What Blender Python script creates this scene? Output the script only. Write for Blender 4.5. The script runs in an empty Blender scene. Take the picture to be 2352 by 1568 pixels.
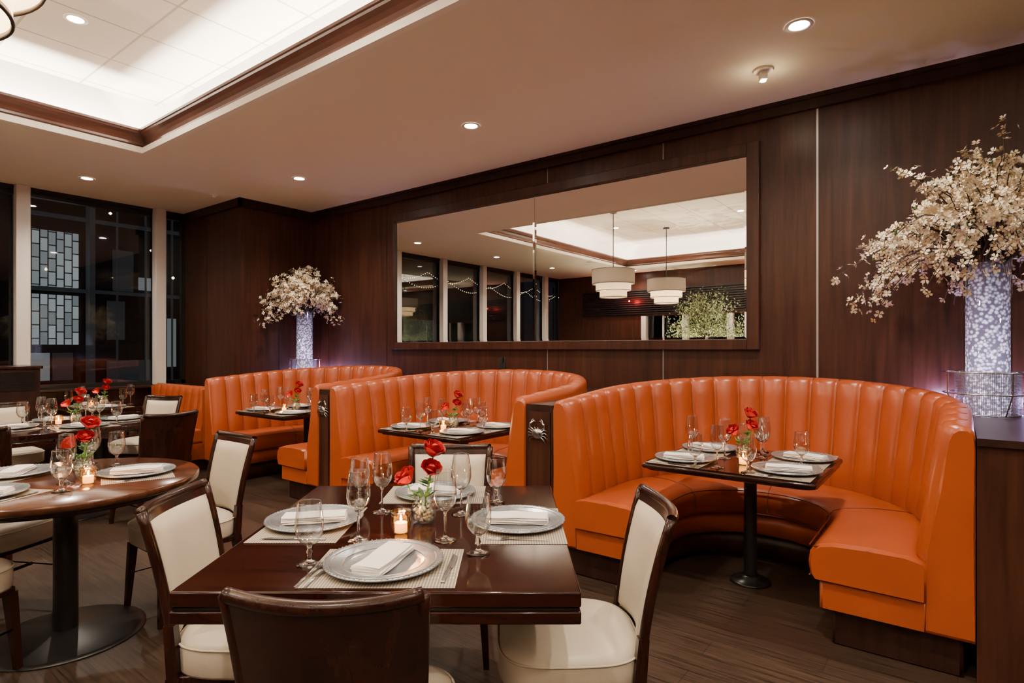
import bpy, bmesh, math, random
from math import sin, cos, pi, radians, sqrt
from mathutils import Matrix, Vector
random.seed(7)
scene = bpy.context.scene
TH = radians(37.2)

# ------------------------------------------------------------------ materials
MATS = {}
def newmat(name):
    m = bpy.data.materials.new(name); m.use_nodes = True
    nt = m.node_tree
    return m, nt, nt.nodes.get('Principled BSDF')
def link(nt, a, b): nt.links.new(a, b)
def pbr(name, col, rough=0.5, metal=0.0, spec=0.5, emis=None, es=0.0, coat=0.0, bump=None, var=None, sheen=0):
    m, nt, p = newmat(name)
    p.inputs['Base Color'].default_value = (*col, 1)
    p.inputs['Roughness'].default_value = rough
    p.inputs['Metallic'].default_value = metal
    p.inputs['Specular IOR Level'].default_value = spec
    p.inputs['Coat Weight'].default_value = coat
    p.inputs['Coat Roughness'].default_value = 0.12
    p.inputs['Sheen Weight'].default_value = sheen
    if emis:
        p.inputs['Emission Color'].default_value = (*emis, 1)
        p.inputs['Emission Strength'].default_value = es
    tc = nt.nodes.new('ShaderNodeTexCoord')
    if var:
        sc, amt = var
        n = nt.nodes.new('ShaderNodeTexNoise'); n.inputs['Scale'].default_value = sc; n.inputs['Detail'].default_value = 5
        link(nt, tc.outputs['Object'], n.inputs['Vector'])
        r = nt.nodes.new('ShaderNodeValToRGB')
        r.color_ramp.elements[0].position = 0.3; r.color_ramp.elements[1].position = 0.7
        r.color_ramp.elements[0].color = (*[c*(1-amt) for c in col], 1)
        r.color_ramp.elements[1].color = (*[min(1, c*(1+amt)) for c in col], 1)
        link(nt, n.outputs['Fac'], r.inputs['Fac']); link(nt, r.outputs['Color'], p.inputs['Base Color'])
    if bump:
        sc, st = bump
        n = nt.nodes.new('ShaderNodeTexNoise'); n.inputs['Scale'].default_value = sc; n.inputs['Detail'].default_value = 4
        link(nt, tc.outputs['Object'], n.inputs['Vector'])
        b = nt.nodes.new('ShaderNodeBump'); b.inputs['Strength'].default_value = st; b.inputs['Distance'].default_value = 0.004
        link(nt, n.outputs['Fac'], b.inputs['Height']); link(nt, b.outputs['Normal'], p.inputs['Normal'])
    MATS[name] = m
    return m
def wood(name, c1, c2, scale=(14, 14, 0.7), rough=0.35, coat=0.0, bump=0.15, spec=0.5):
    m, nt, p = newmat(name)
    tc = nt.nodes.new('ShaderNodeTexCoord'); mp = nt.nodes.new('ShaderNodeMapping')
    mp.inputs['Scale'].default_value = scale
    link(nt, tc.outputs['Object'], mp.inputs['Vector'])
    n = nt.nodes.new('ShaderNodeTexNoise'); n.inputs['Scale'].default_value = 2.2; n.inputs['Detail'].default_value = 8
    n.inputs['Roughness'].default_value = 0.65; n.inputs['Distortion'].default_value = 0.6
    link(nt, mp.outputs['Vector'], n.inputs['Vector'])
    r = nt.nodes.new('ShaderNodeValToRGB')
    r.color_ramp.elements[0].position = 0.32; r.color_ramp.elements[1].position = 0.72
    r.color_ramp.elements[0].color = (*c1, 1); r.color_ramp.elements[1].color = (*c2, 1)
    link(nt, n.outputs['Fac'], r.inputs['Fac']); link(nt, r.outputs['Color'], p.inputs['Base Color'])
    p.inputs['Roughness'].default_value = rough; p.inputs['Specular IOR Level'].default_value = spec
    p.inputs['Coat Weight'].default_value = coat; p.inputs['Coat Roughness'].default_value = 0.06
    b = nt.nodes.new('ShaderNodeBump'); b.inputs['Strength'].default_value = bump; b.inputs['Distance'].default_value = 0.002
    link(nt, n.outputs['Fac'], b.inputs['Height']); link(nt, b.outputs['Normal'], p.inputs['Normal'])
    MATS[name] = m
def glassy(name, tint=(1, 1, 1), lo=0.04, hi=0.75, blend=0.35, rough=0.02, power=1.0):
    m = bpy.data.materials.new(name); m.use_nodes = True; nt = m.node_tree
    nt.nodes.clear()
    o = nt.nodes.new('ShaderNodeOutputMaterial'); mx = nt.nodes.new('ShaderNodeMixShader')
    t = nt.nodes.new('ShaderNodeBsdfTransparent'); g = nt.nodes.new('ShaderNodeBsdfGlossy')
    t.inputs['Color'].default_value = (*tint, 1); g.inputs['Roughness'].default_value = rough
    lw = nt.nodes.new('ShaderNodeLayerWeight'); lw.inputs['Blend'].default_value = blend
    pw = nt.nodes.new('ShaderNodeMath'); pw.operation = 'POWER'; pw.inputs[1].default_value = power
    mr = nt.nodes.new('ShaderNodeMapRange'); mr.inputs['To Min'].default_value = lo; mr.inputs['To Max'].default_value = hi
    link(nt, lw.outputs['Facing'], pw.inputs[0]); link(nt, pw.outputs[0], mr.inputs['Value']); link(nt, mr.outputs['Result'], mx.inputs['Fac'])
    link(nt, t.outputs[0], mx.inputs[1]); link(nt, g.outputs[0], mx.inputs[2]); link(nt, mx.outputs[0], o.inputs['Surface'])
    MATS[name] = m
def shade(name, col, trans, es):
    m = bpy.data.materials.new(name); m.use_nodes = True; nt = m.node_tree; nt.nodes.clear()
    o = nt.nodes.new('ShaderNodeOutputMaterial'); mx = nt.nodes.new('ShaderNodeMixShader'); mx.inputs[0].default_value = trans
    d = nt.nodes.new('ShaderNodeBsdfDiffuse'); t = nt.nodes.new('ShaderNodeBsdfTranslucent'); e = nt.nodes.new('ShaderNodeEmission'); ad = nt.nodes.new('ShaderNodeAddShader')
    d.inputs['Color'].default_value = (*col, 1); t.inputs['Color'].default_value = (*col, 1)
    e.inputs['Color'].default_value = (1, 0.66, 0.36, 1); e.inputs['Strength'].default_value = es
    link(nt, d.outputs[0], mx.inputs[1]); link(nt, t.outputs[0], mx.inputs[2]); link(nt, mx.outputs[0], ad.inputs[0]); link(nt, e.outputs[0], ad.inputs[1]); link(nt, ad.outputs[0], o.inputs['Surface'])
    MATS[name] = m

wood('wall_wood', (0.022, 0.0066, 0.0038), (0.066, 0.0225, 0.0125), scale=(9, 9, 0.5), rough=0.36, spec=0.25)
wood('dark_wood', (0.014, 0.0052, 0.0036), (0.036, 0.014, 0.0095), scale=(10, 10, 0.8), rough=0.38, spec=0.22)
wood('crown_wood', (0.065, 0.024, 0.016), (0.12, 0.046, 0.031), scale=(1, 1, 9), rough=0.3, coat=0.1)
wood('table_wood', (0.010, 0.0024, 0.0015), (0.027, 0.0070, 0.004), scale=(1.2, 14, 8), rough=0.10, coat=0.0, bump=0.02, spec=0.26)
wood('round_wood', (0.035, 0.011, 0.005), (0.09, 0.030, 0.014), scale=(1.2, 12, 8), rough=0.18, coat=0.0, bump=0.03, spec=0.35)
wood('chair_wood', (0.011, 0.003, 0.0017), (0.030, 0.0080, 0.0042), scale=(9, 9, 1.2), rough=0.25, coat=0.0, bump=0.02, spec=0.3)
pbr('orange_leather', (0.335, 0.061, 0.0125), 0.31, spec=0.55, bump=(180, 0.12), var=(3, 0.06))
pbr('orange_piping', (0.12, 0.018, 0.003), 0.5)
pbr('cream_leather', (0.52, 0.45, 0.35), 0.40, bump=(150, 0.1), var=(4, 0.05))
pbr('ceiling_paint', (0.82, 0.745, 0.575), 0.85)
pbr('white_paint', (0.88, 0.84, 0.78), 0.7)
pbr('lip_paint', (0.85, 0.79, 0.68), 0.6)
pbr('black_metal', (0.012, 0.011, 0.011), 0.32, metal=0.1, spec=0.35)
pbr('black_plastic', (0.01, 0.01, 0.01), 0.4)
pbr('steel', (0.62, 0.62, 0.63), 0.2, metal=1.0)
pbr('chrome_strip', (0.42, 0.40, 0.39), 0.35, metal=0.6)
pbr('charger_silver', (0.36, 0.375, 0.40), 0.27, metal=0.75, bump=(60, 0.15), var=(20, 0.15))
pbr('napkin', (0.78, 0.73, 0.69), 0.85, bump=(300, 0.3))
pbr('red_rose', (0.40, 0.002, 0.006), 0.5, var=(40, 0.45))
pbr('leaf', (0.05, 0.14, 0.03), 0.5, var=(30, 0.4))
pbr('tree_leaf', (0.26, 0.31, 0.14), 0.5, var=(20, 0.5))
pbr('bark', (0.05, 0.028, 0.015), 0.8)
pbr('blossom', (0.80, 0.69, 0.52), 0.7, var=(25, 0.12))
pbr('blossom_warm', (0.70, 0.54, 0.33), 0.7, var=(25, 0.15))
pbr('pistil', (0.35, 0.25, 0.05), 0.7)
pbr('column_paint', (0.66, 0.61, 0.56), 0.5)
pbr('wax', (0.9, 0.75, 0.5), 0.5, emis=(1, 0.55, 0.2), es=5)
pbr('flame', (1, 0.7, 0.3), 0.5, emis=(1, 0.62, 0.2), es=90)
pbr('lamp_disc', (1, 1, 1), 0.5, emis=(1, 0.93, 0.82), es=180)
pbr('lamp_trim', (0.9, 0.84, 0.76), 0.5)
shade('shade_grey', (0.11, 0.09, 0.075), 0.12, 0.01)
shade('shade_cream', (0.85, 0.74, 0.58), 0.5, 0.2)
pbr('ring_black', (0.02, 0.012, 0.008), 0.5)
pbr('pebble', (0.55, 0.62, 0.55), 0.08, spec=0.9)
pbr('asphalt', (0.01, 0.01, 0.012), 0.4)
pbr('ext_dark', (0.012, 0.013, 0.016), 0.5, var=(2, 0.5))
pbr('ext_grey', (0.06, 0.065, 0.07), 0.6, emis=(0.4, 0.45, 0.5), es=0.035)
pbr('ext_pale', (0.2, 0.2, 0.2), 0.6, emis=(0.55, 0.6, 0.6), es=0.25)
pbr('fairy', (1, 0.8, 0.5), 0.5, emis=(1, 0.75, 0.4), es=12)
pbr('red_glow', (0.3, 0.01, 0.03), 0.6, emis=(0.6, 0.02, 0.12), es=0.15)
glassy('window_glass', (0.88, 0.91, 0.93), 0.03, 0.5, 0.25)
glassy('vase_glass', (0.98, 0.985, 0.985), 0.03, 0.85, 0.36)
glassy('bowl_glass', (0.955, 0.965, 0.965), 0.12, 1.0, 0.5, 0.015, 1.35)
glassy('amber_glass', (1.0, 0.82, 0.52), 0.06, 0.6, 0.4)
m, nt, p = newmat('clear_glass')
p.inputs['Base Color'].default_value = (1, 1, 1, 1); p.inputs['Transmission Weight'].default_value = 1.0
p.inputs['Roughness'].default_value = 0.0; p.inputs['IOR'].default_value = 1.45; MATS['clear_glass'] = m
m, nt, p = newmat('mirror'); p.inputs['Base Color'].default_value = (0.94, 0.94, 0.92, 1)
p.inputs['Metallic'].default_value = 1; p.inputs['Roughness'].default_value = 0.0; MATS['mirror'] = m

# floor : streaky dark vinyl wood planks
m, nt, p = newmat('floor_planks')
tc = nt.nodes.new('ShaderNodeTexCoord')
mp = nt.nodes.new('ShaderNodeMapping'); mp.inputs['Scale'].default_value = (1.3, 45, 1); link(nt, tc.outputs['Object'], mp.inputs['Vector'])
n = nt.nodes.new('ShaderNodeTexNoise'); n.inputs['Scale'].default_value = 2.0; n.inputs['Detail'].default_value = 9; n.inputs['Roughness'].default_value = 0.75
link(nt, mp.outputs['Vector'], n.inputs['Vector'])
r = nt.nodes.new('ShaderNodeValToRGB'); r.color_ramp.elements[0].position = 0.36; r.color_ramp.elements[1].position = 0.68
r.color_ramp.elements[0].color = (0.010, 0.006, 0.004, 1); r.color_ramp.elements[1].color = (0.088, 0.055, 0.037, 1)
link(nt, n.outputs['Fac'], r.inputs['Fac'])
bk = nt.nodes.new('ShaderNodeTexBrick'); bk.inputs['Scale'].default_value = 1.0
bk.inputs['Brick Width'].default_value = 0.92; bk.inputs['Row Height'].default_value = 0.155; bk.inputs['Mortar Size'].default_value = 0.0015
bk.inputs['Color1'].default_value = (1, 1, 1, 1); bk.inputs['Color2'].default_value = (0.7, 0.7, 0.7, 1); bk.inputs['Mortar'].default_value = (0.25, 0.25, 0.25, 1)
link(nt, tc.outputs['Object'], bk.inputs['Vector'])
mx = nt.nodes.new('ShaderNodeMix'); mx.data_type = 'RGBA'; mx.blend_type = 'MULTIPLY'; mx.inputs[0].default_value = 1
link(nt, r.outputs['Color'], mx.inputs[6]); link(nt, bk.outputs['Color'], mx.inputs[7]); link(nt, mx.outputs[2], p.inputs['Base Color'])
p.inputs['Roughness'].default_value = 0.36; p.inputs['Specular IOR Level'].default_value = 0.25
b = nt.nodes.new('ShaderNodeBump'); b.inputs['Strength'].default_value = 0.2; b.inputs['Distance'].default_value = 0.002
link(nt, n.outputs['Fac'], b.inputs['Height']); link(nt, b.outputs['Normal'], p.inputs['Normal'])
MATS['floor_planks'] = m

# acoustic tiles
m, nt, p = newmat('ceiling_tiles')
tc = nt.nodes.new('ShaderNodeTexCoord')
bk = nt.nodes.new('ShaderNodeTexBrick'); bk.offset = 0; bk.inputs['Scale'].default_value = 1
bk.inputs['Brick Width'].default_value = 0.62; bk.inputs['Row Height'].default_value = 0.62; bk.inputs['Mortar Size'].default_value = 0.009; bk.inputs['Mortar Smooth'].default_value = 0
bk.inputs['Color1'].default_value = (0.78, 0.71, 0.62, 1); bk.inputs['Color2'].default_value = (0.75, 0.68, 0.59, 1); bk.inputs['Mortar'].default_value = (0.42, 0.36, 0.28, 1)
link(nt, tc.outputs['Object'], bk.inputs['Vector'])
n = nt.nodes.new('ShaderNodeTexNoise'); n.inputs['Scale'].default_value = 90; link(nt, tc.outputs['Object'], n.inputs['Vector'])
mx = nt.nodes.new('ShaderNodeMix'); mx.data_type = 'RGBA'; mx.blend_type = 'MULTIPLY'; mx.inputs[0].default_value = 0.2
link(nt, bk.outputs['Color'], mx.inputs[6]); link(nt, n.outputs['Fac'], mx.inputs[7]); link(nt, mx.outputs[2], p.inputs['Base Color'])
p.inputs['Roughness'].default_value = 0.9; MATS['ceiling_tiles'] = m

# woven placemat
m, nt, p = newmat('placemat_weave')
tc = nt.nodes.new('ShaderNodeTexCoord')
mp = nt.nodes.new('ShaderNodeMapping'); mp.inputs['Rotation'].default_value = (0, 0, 0.785); mp.inputs['Location'].default_value = (0, 0, 0.0021); link(nt, tc.outputs['Object'], mp.inputs['Vector'])
sz = nt.nodes.new('ShaderNodeVectorMath'); sz.operation = 'MULTIPLY'; sz.inputs[1].default_value = (1, 1, 0); link(nt, mp.outputs['Vector'], sz.inputs[0])
az = nt.nodes.new('ShaderNodeVectorMath'); az.operation = 'ADD'; az.inputs[1].default_value = (0, 0, 0.001); link(nt, sz.outputs[0], az.inputs[0])
ck = nt.nodes.new('ShaderNodeTexChecker'); ck.inputs['Scale'].default_value = 170
ck.inputs['Color1'].default_value = (0.42, 0.355, 0.27, 1); ck.inputs['Color2'].default_value = (0.10, 0.08, 0.06, 1)
link(nt, az.outputs[0], ck.inputs['Vector']); link(nt, ck.outputs['Color'], p.inputs['Base Color'])
p.inputs['Roughness'].default_value = 0.6; MATS['placemat_weave'] = m

# gel / crystal filled vase, inner LED glow painted as emission, strongest at the base
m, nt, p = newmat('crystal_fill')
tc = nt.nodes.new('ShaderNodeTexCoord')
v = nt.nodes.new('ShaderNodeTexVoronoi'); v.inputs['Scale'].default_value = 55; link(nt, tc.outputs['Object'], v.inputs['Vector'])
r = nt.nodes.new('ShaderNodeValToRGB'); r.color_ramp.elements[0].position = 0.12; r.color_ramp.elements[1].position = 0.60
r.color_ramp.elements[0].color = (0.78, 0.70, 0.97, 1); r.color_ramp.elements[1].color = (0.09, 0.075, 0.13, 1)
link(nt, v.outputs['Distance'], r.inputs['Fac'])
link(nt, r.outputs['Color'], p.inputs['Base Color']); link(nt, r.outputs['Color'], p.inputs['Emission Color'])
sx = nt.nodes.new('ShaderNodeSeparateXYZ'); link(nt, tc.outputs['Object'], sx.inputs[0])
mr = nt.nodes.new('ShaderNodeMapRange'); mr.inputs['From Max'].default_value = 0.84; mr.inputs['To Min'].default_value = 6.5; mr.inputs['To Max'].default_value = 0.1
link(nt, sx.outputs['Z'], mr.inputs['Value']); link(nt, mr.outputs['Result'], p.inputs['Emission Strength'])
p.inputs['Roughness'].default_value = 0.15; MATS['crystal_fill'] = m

# perforated metal (round holes wrapped round the cylinder)
m, nt, p = newmat('perforated')
p.inputs['Base Color'].default_value = (0.45, 0.44, 0.50, 1); p.inputs['Metallic'].default_value = 0.8; p.inputs['Roughness'].default_value = 0.35
tc = nt.nodes.new('ShaderNodeTexCoord'); sx = nt.nodes.new('ShaderNodeSeparateXYZ'); link(nt, tc.outputs['Object'], sx.inputs[0])
at = nt.nodes.new('ShaderNodeMath'); at.operation = 'ARCTAN2'; link(nt, sx.outputs['Y'], at.inputs[0]); link(nt, sx.outputs['X'], at.inputs[1])
ml = nt.nodes.new('ShaderNodeMath'); ml.operation = 'MULTIPLY'; ml.inputs[1].default_value = 0.145; link(nt, at.outputs[0], ml.inputs[0])
cb = nt.nodes.new('ShaderNodeCombineXYZ'); link(nt, ml.outputs[0], cb.inputs['X']); link(nt, sx.outputs['Z'], cb.inputs['Y'])
v = nt.nodes.new('ShaderNodeTexVoronoi'); v.voronoi_dimensions = '2D'; v.inputs['Scale'].default_value = 130; v.inputs['Randomness'].default_value = 0.0
link(nt, cb.outputs[0], v.inputs['Vector'])
mt = nt.nodes.new('ShaderNodeMath'); mt.operation = 'GREATER_THAN'; mt.inputs[1].default_value = 0.36
link(nt, v.outputs['Distance'], mt.inputs[0]); link(nt, mt.outputs[0], p.inputs['Alpha']); MATS['perforated'] = m

# lit decorative facade screen outside
m, nt, p = newmat('lit_screen')
tc = nt.nodes.new('ShaderNodeTexCoord')
sx = nt.nodes.new('ShaderNodeSeparateXYZ'); cx_ = nt.nodes.new('ShaderNodeCombineXYZ')
link(nt, tc.outputs['Object'], sx.inputs[0]); link(nt, sx.outputs['Y'], cx_.inputs['Y']); link(nt, sx.outputs['Z'], cx_.inputs['X'])
bk = nt.nodes.new('ShaderNodeTexBrick'); bk.inputs['Scale'].default_value = 1; bk.inputs['Brick Width'].default_value = 0.24; bk.inputs['Row Height'].default_value = 0.12
bk.inputs['Mortar Size'].default_value = 0.010; bk.inputs['Color1'].default_value = (0.60, 0.66, 0.66, 1); bk.inputs['Color2'].default_value = (0.30, 0.34, 0.35, 1); bk.inputs['Mortar'].default_value = (0.01, 0.01, 0.01, 1)
link(nt, cx_.outputs[0], bk.inputs['Vector']); link(nt, bk.outputs['Color'], p.inputs['Emission Color']); p.inputs['Emission Strength'].default_value = 0.55
p.inputs['Base Color'].default_value = (0.1, 0.1, 0.1, 1); MATS['lit_screen'] = m

# ------------------------------------------------------------------ builder
class B:
    def __init__(s): s.v = []; s.f = []; s.m = []; s.sm = []; s.names = []; s.T = Matrix.Identity(4)
    def mi(s, n):
        if n not in s.names: s.names.append(n)
        return s.names.index(n)
    def add(s, vs, fs, mat, smooth=True):
        o = len(s.v); T = s.T; k = s.mi(mat)
        s.v += [tuple(T @ Vector(v)) for v in vs]
        for f in fs:
            s.f.append(tuple(i+o for i in f)); s.m.append(k); s.sm.append(smooth)
    def box(s, x0, x1, y0, y1, z0, z1, mat):
        vs = [(x, y, z) for z in (z0, z1) for y in (y0, y1) for x in (x0, x1)]
        s.add(vs, [(0, 2, 3, 1), (4, 5, 7, 6), (0, 1, 5, 4), (2, 6, 7, 3), (0, 4, 6, 2), (1, 3, 7, 5)], mat, False)
    def rbox(s, x0, x1, y0, y1, z0, z1, mat, bev=0.01, seg=2, vert_only=False, smooth=True):
        bm = bmesh.new(); bmesh.ops.create_cube(bm, size=1)
        for v in bm.verts:
            v.co = Vector(((x0+x1)/2 + v.co.x*(x1-x0), (y0+y1)/2 + v.co.y*(y1-y0), (z0+z1)/2 + v.co.z*(z1-z0)))
        es = [e for e in bm.edges if (not vert_only) or abs(e.verts[0].co.z-e.verts[1].co.z) > 1e-5]
        bmesh.ops.bevel(bm, geom=es, offset=bev, segments=seg, profile=0.5, affect='EDGES')
        bm.verts.index_update()
        big = [f.calc_area() > 3*bev*bev and max(abs(c) for c in f.normal) > 0.999 for f in bm.faces]
        s.add([tuple(v.co) for v in bm.verts], [tuple(v.index for v in f.verts) for f in bm.faces], mat, False if vert_only else smooth)
        if not vert_only:
            for k, fl in enumerate(big):
                if fl: s.sm[len(s.sm)-len(big)+k] = False
        bm.free()
    def lathe(s, prof, mat, seg=24, c=(0, 0, 0), rmod=None, smooth=True):
        vs = []; fs = []; n = len(prof)
        for j in range(seg):
            a = 2*pi*j/seg
            for i, (r, z) in enumerate(prof):
                k = rmod(a, i, z) if rmod else 1
                vs.append((c[0]+r*k*cos(a), c[1]+r*k*sin(a), c[2]+z))
        for j in range(seg):
            j2 = (j+1) % seg
            for i in range(n-1):
                fs.append((j*n+i, j2*n+i, j2*n+i+1, j*n+i+1))
        s.add(vs, fs, mat, smooth)
    def cyl(s, x, y, z0, z1, r, mat, seg=24, r2=None):
        r2 = r if r2 is None else r2
        s.lathe([(0, z0), (r, z0)], mat, seg, (x, y, 0), smooth=False)
        s.lathe([(r, z0), (r2, z1)], mat, seg, (x, y, 0))
        s.lathe([(r2, z1), (0, z1)], mat, seg, (x, y, 0), smooth=False)
    def tube(s, pts, rads, mat, seg=8, cap=True):
        pts = [Vector(p) for p in pts]; n = len(pts)
        if not isinstance(rads, (list, tuple)): rads = [rads]*n
        vs = []; fs = []
        up = None
        for i, p in enumerate(pts):
            t = (pts[min(i+1, n-1)]-pts[max(i-1, 0)])
            if t.length < 1e-9: t = Vector((0, 0, 1))
            t.normalize()
            if up is None: up = Vector((0, 0, 1)) if abs(t.z) < 0.9 else Vector((1, 0, 0))
            a = t.cross(up).normalized(); bb = a.cross(t).normalized(); up = bb
            for j in range(seg):
                th = 2*pi*j/seg
                vs.append(tuple(p+(a*cos(th)+bb*sin(th))*rads[i]))
        for i in range(n-1):
            for j in range(seg):
                j2 = (j+1) % seg
                fs.append((i*seg+j, i*seg+j2, (i+1)*seg+j2, (i+1)*seg+j))
        if cap:
            fs.append(tuple(range(seg))); fs.append(tuple((n-1)*seg+j for j in range(seg)))
        s.add(vs, fs, mat, True)
    def grid(s, fn, nu, nv, mat, closeu=False, smooth=True):
        vs = [fn(i/(nu-1) if not closeu else i/nu, j/(nv-1)) for i in range(nu) for j in range(nv)]
        fs = []
        for i in range(nu if closeu else nu-1):
            i2 = (i+1) % nu
            for j in range(nv-1):
                fs.append((i*nv+j, i2*nv+j, i2*nv+j+1, i*nv+j+1))
        s.add(vs, fs, mat, smooth)
    def prism(s, poly, z0, z1, mat):
        n = len(poly)
        vs = [(x, y, z0) for x, y in poly]+[(x, y, z1) for x, y in poly]
        fs = [tuple(range(n-1, -1, -1)), tuple(range(n, 2*n))]+[(i, (i+1) % n, n+(i+1) % n, n+i) for i in range(n)]
        s.add(vs, fs, mat, False)
    def mesh(s, name):
        me = bpy.data.meshes.new(name); me.from_pydata(s.v, [], s.f)
        for nme in s.names: me.materials.append(MATS[nme])
        me.polygons.foreach_set('material_index', s.m); me.polygons.foreach_set('use_smooth', s.sm)
        me.update(); return me
    def obj(s, name, loc=(0, 0, 0), rz=0):
        return put(s.mesh(name), name, loc, rz)
def put(me, name, loc=(0, 0, 0), rz=0):
    o = bpy.data.objects.new(name, me); o.location = loc; o.rotation_euler = (0, 0, rz)
    scene.collection.objects.link(o); return o
def F(r, d, z=0):           # floor frame of the free-standing tables, turned 37.2 deg to the walls
    return (r*cos(TH)-d*sin(TH), r*sin(TH)+d*cos(TH), z)

W = 4.67; ZC = 3.195; XW = -8.33; YS = -3.7; XE = 3.6
# ------------------------------------------------------------------ room shell
b = B(); b.box(XW-0.2, XE+0.2, YS-0.2, W+0.2, -0.1, 0, 'floor_planks'); b.obj('floor')
b = B(); b.box(-6.9, XE, W, W+0.15, 0, 4.0, 'wall_wood')
b.obj('wall_north')
b = B()
for x in [-1.96, -3.12, -4.29, -5.42, -6.55]: b.box(x-0.003, x+0.003, W-0.0015, W, 0, ZC-0.1, 'chrome_strip' if x in (-1.96, -3.12) else 'black_metal')
b.box(-0.806, -0.794, W-0.003, W, 0, ZC-0.1, 'chrome_strip')
b.obj('trim_9')
b = B(); b.box(XW-0.15, -6.9, 3.67, W+0.15, 0, 4.0, 'wall_wood')
b.box(-6.9, -6.897, 4.17, 4.176, 0, ZC-0.1, 'black_metal'); b.box(-7.76, -7.754, 3.667, 3.67, 0, ZC-0.1, 'black_metal')
b.obj('wall_column')
b = B()
b.box(-6.9, XE, W-0.035, W, ZC-0.10, ZC, 'dark_wood'); b.box(-6.9, XE, W-0.05, W, ZC-0.03, ZC, 'dark_wood')
b.box(-6.9, -6.865, 3.635, W, ZC-0.10, ZC, 'dark_wood'); b.box(XW, -6.865, 3.635, 3.67, ZC-0.10, ZC, 'dark_wood')
b.obj('trim_1')
b = B(); b.box(XE, XE+0.15, YS, W, 0, 4.0, 'wall_wood'); b.obj('wall_east')

# ceiling with a rectangular tray opening
HX0, HX1, HY0, HY1 = -6.04, 3.0, -2.97, 2.28
b = B()
for (x0, x1, y0, y1) in [(XW-0.2, HX0, YS-0.2, W), (HX1, XE+0.2, YS-0.2, W), (HX0, HX1, HY1, W), (HX0, HX1, YS-0.2, HY0)]:
    b.box(x0, x1, y0, y1, ZC, ZC+0.045, 'ceiling_paint')
b.obj('ceiling')
def rect_sweep(b, prof, mat, smooth=True):
    vs = []; fs = []; n = len(prof)
    for (sx, sy) in [(-1, -1), (1, -1), (1, 1), (-1, 1)]:
        for (o, z) in prof:
            vs.append(((HX0-o) if sx < 0 else (HX1+o), (HY0-o) if sy < 0 else (HY1+o), z))
    for k in range(4):
        k2 = (k+1) % 4
        for i in range(n-1): fs.append((k*n+i, k2*n+i, k2*n+i+1, k*n+i+1))
    b.add(vs, fs, mat, smooth)
ZT = 3.77
b = B()
rect_sweep(b, [(0.26, ZC+0.045), (0.26, ZT)], 'white_paint', False)
rect_sweep(b, [(0.0, ZC+0.046), (0.27, ZC+0.046)], 'white_paint', False)
b.box(HX0-0.3, HX1+0.3, HY0-0.3, HY1+0.3, ZT, ZT+0.05, 'ceiling_tiles')
b.obj('ceiling_tray')
b = B()
rect_sweep(b, [(-0.012, ZC-0.004), (-0.012, ZC+0.05), (0.03, ZC+0.05)], 'lip_paint', False)
rect_sweep(b, [(-0.012, ZC-0.004), (0.03, ZC-0.004)], 'lip_paint', False)
rect_sweep(b, [(0.035, ZC+0.05), (0.033, ZC+0.065), (0.02, ZC+0.075), (0.022, ZC+0.095), (0.01, ZC+0.12), (-0.01, ZC+0.145), (-0.035, ZC+0.165), (-0.04, ZC+0.18), (-0.05, ZC+0.185), (-0.05, ZC+0.205), (0.06, ZC+0.205), (0.06, ZC+0.046)], 'crown_wood', False)
b.obj('trim_2')

# west wall: window wall
b = B()
b.box(XW-0.15, XW, YS, 3.67, 0, 0.88, 'dark_wood')
b.rbox(XW-0.15, XW+0.16, YS, 3.67, 0.88, 0.91, 'dark_wood', 0.008)
b.box(XW-0.15, XW, YS, 3.67, 3.15, 4.0, 'black_metal')
b.obj('wall_west')
cols = [3.32, 1.91, 0.68, -0.57, -1.8, -3.0]
for i, y in enumerate(cols):
    b = B(); b.rbox(XW-0.02, XW+0.09, y-0.065, y+0.065, 0.91, ZC, 'column_paint', 0.008); b.obj('trim_%d' % (i+3))
ys = [3.67]+cols+[YS]
for i in range(len(ys)-1):
    b = B(); y0, y1 = ys[i+1], ys[i]
    b.box(XW-0.062, XW-0.056, y0, y1, 0.91, 3.16, 'window_glass')
    for (a, c) in ((y0, y0+0.05), (y1-0.05, y1)): b.box(XW-0.09, XW-0.03, a, c, 0.91, 3.16, 'black_metal')
    for z in (0.91, 3.10): b.box(XW-0.09, XW-0.03, y0, y1, z, z+0.05, 'black_metal')
    b.obj('window_%d' % (i+1))

# south wall with windows and louvres
b = B()
b.box(XW, XE, YS-0.15, YS, 0, 0.9, 'dark_wood'); b.box(XW, XE, YS-0.15, YS, 2.15, 4.0, 'wall_wood')
b.box(XW, -6.0, YS-0.15, YS, 0.9, 2.15, 'wall_wood'); b.box(-1.0, XE, YS-0.15, YS, 0.9, 2.15, 'wall_wood')
for k in range(12): b.box(-7.6, 1.0, YS, YS+0.05, 2.2+k*0.05, 2.225+k*0.05, 'black_metal')
b.obj('wall_south')
for i in range(5):
    b = B(); x0 = -6.0+i
    b.box(x0, x0+1, YS-0.08, YS-0.075, 0.9, 2.15, 'window_glass')
    b.box(x0, x0+0.12, YS-0.12, YS+0.03, 0.9, 2.15, 'column_paint'); b.box(x0+0.5, x0+0.53, YS-0.1, YS-0.05, 0.9, 2.15, 'column_paint')
    b.obj('window_%d' % (i+8))

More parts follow.
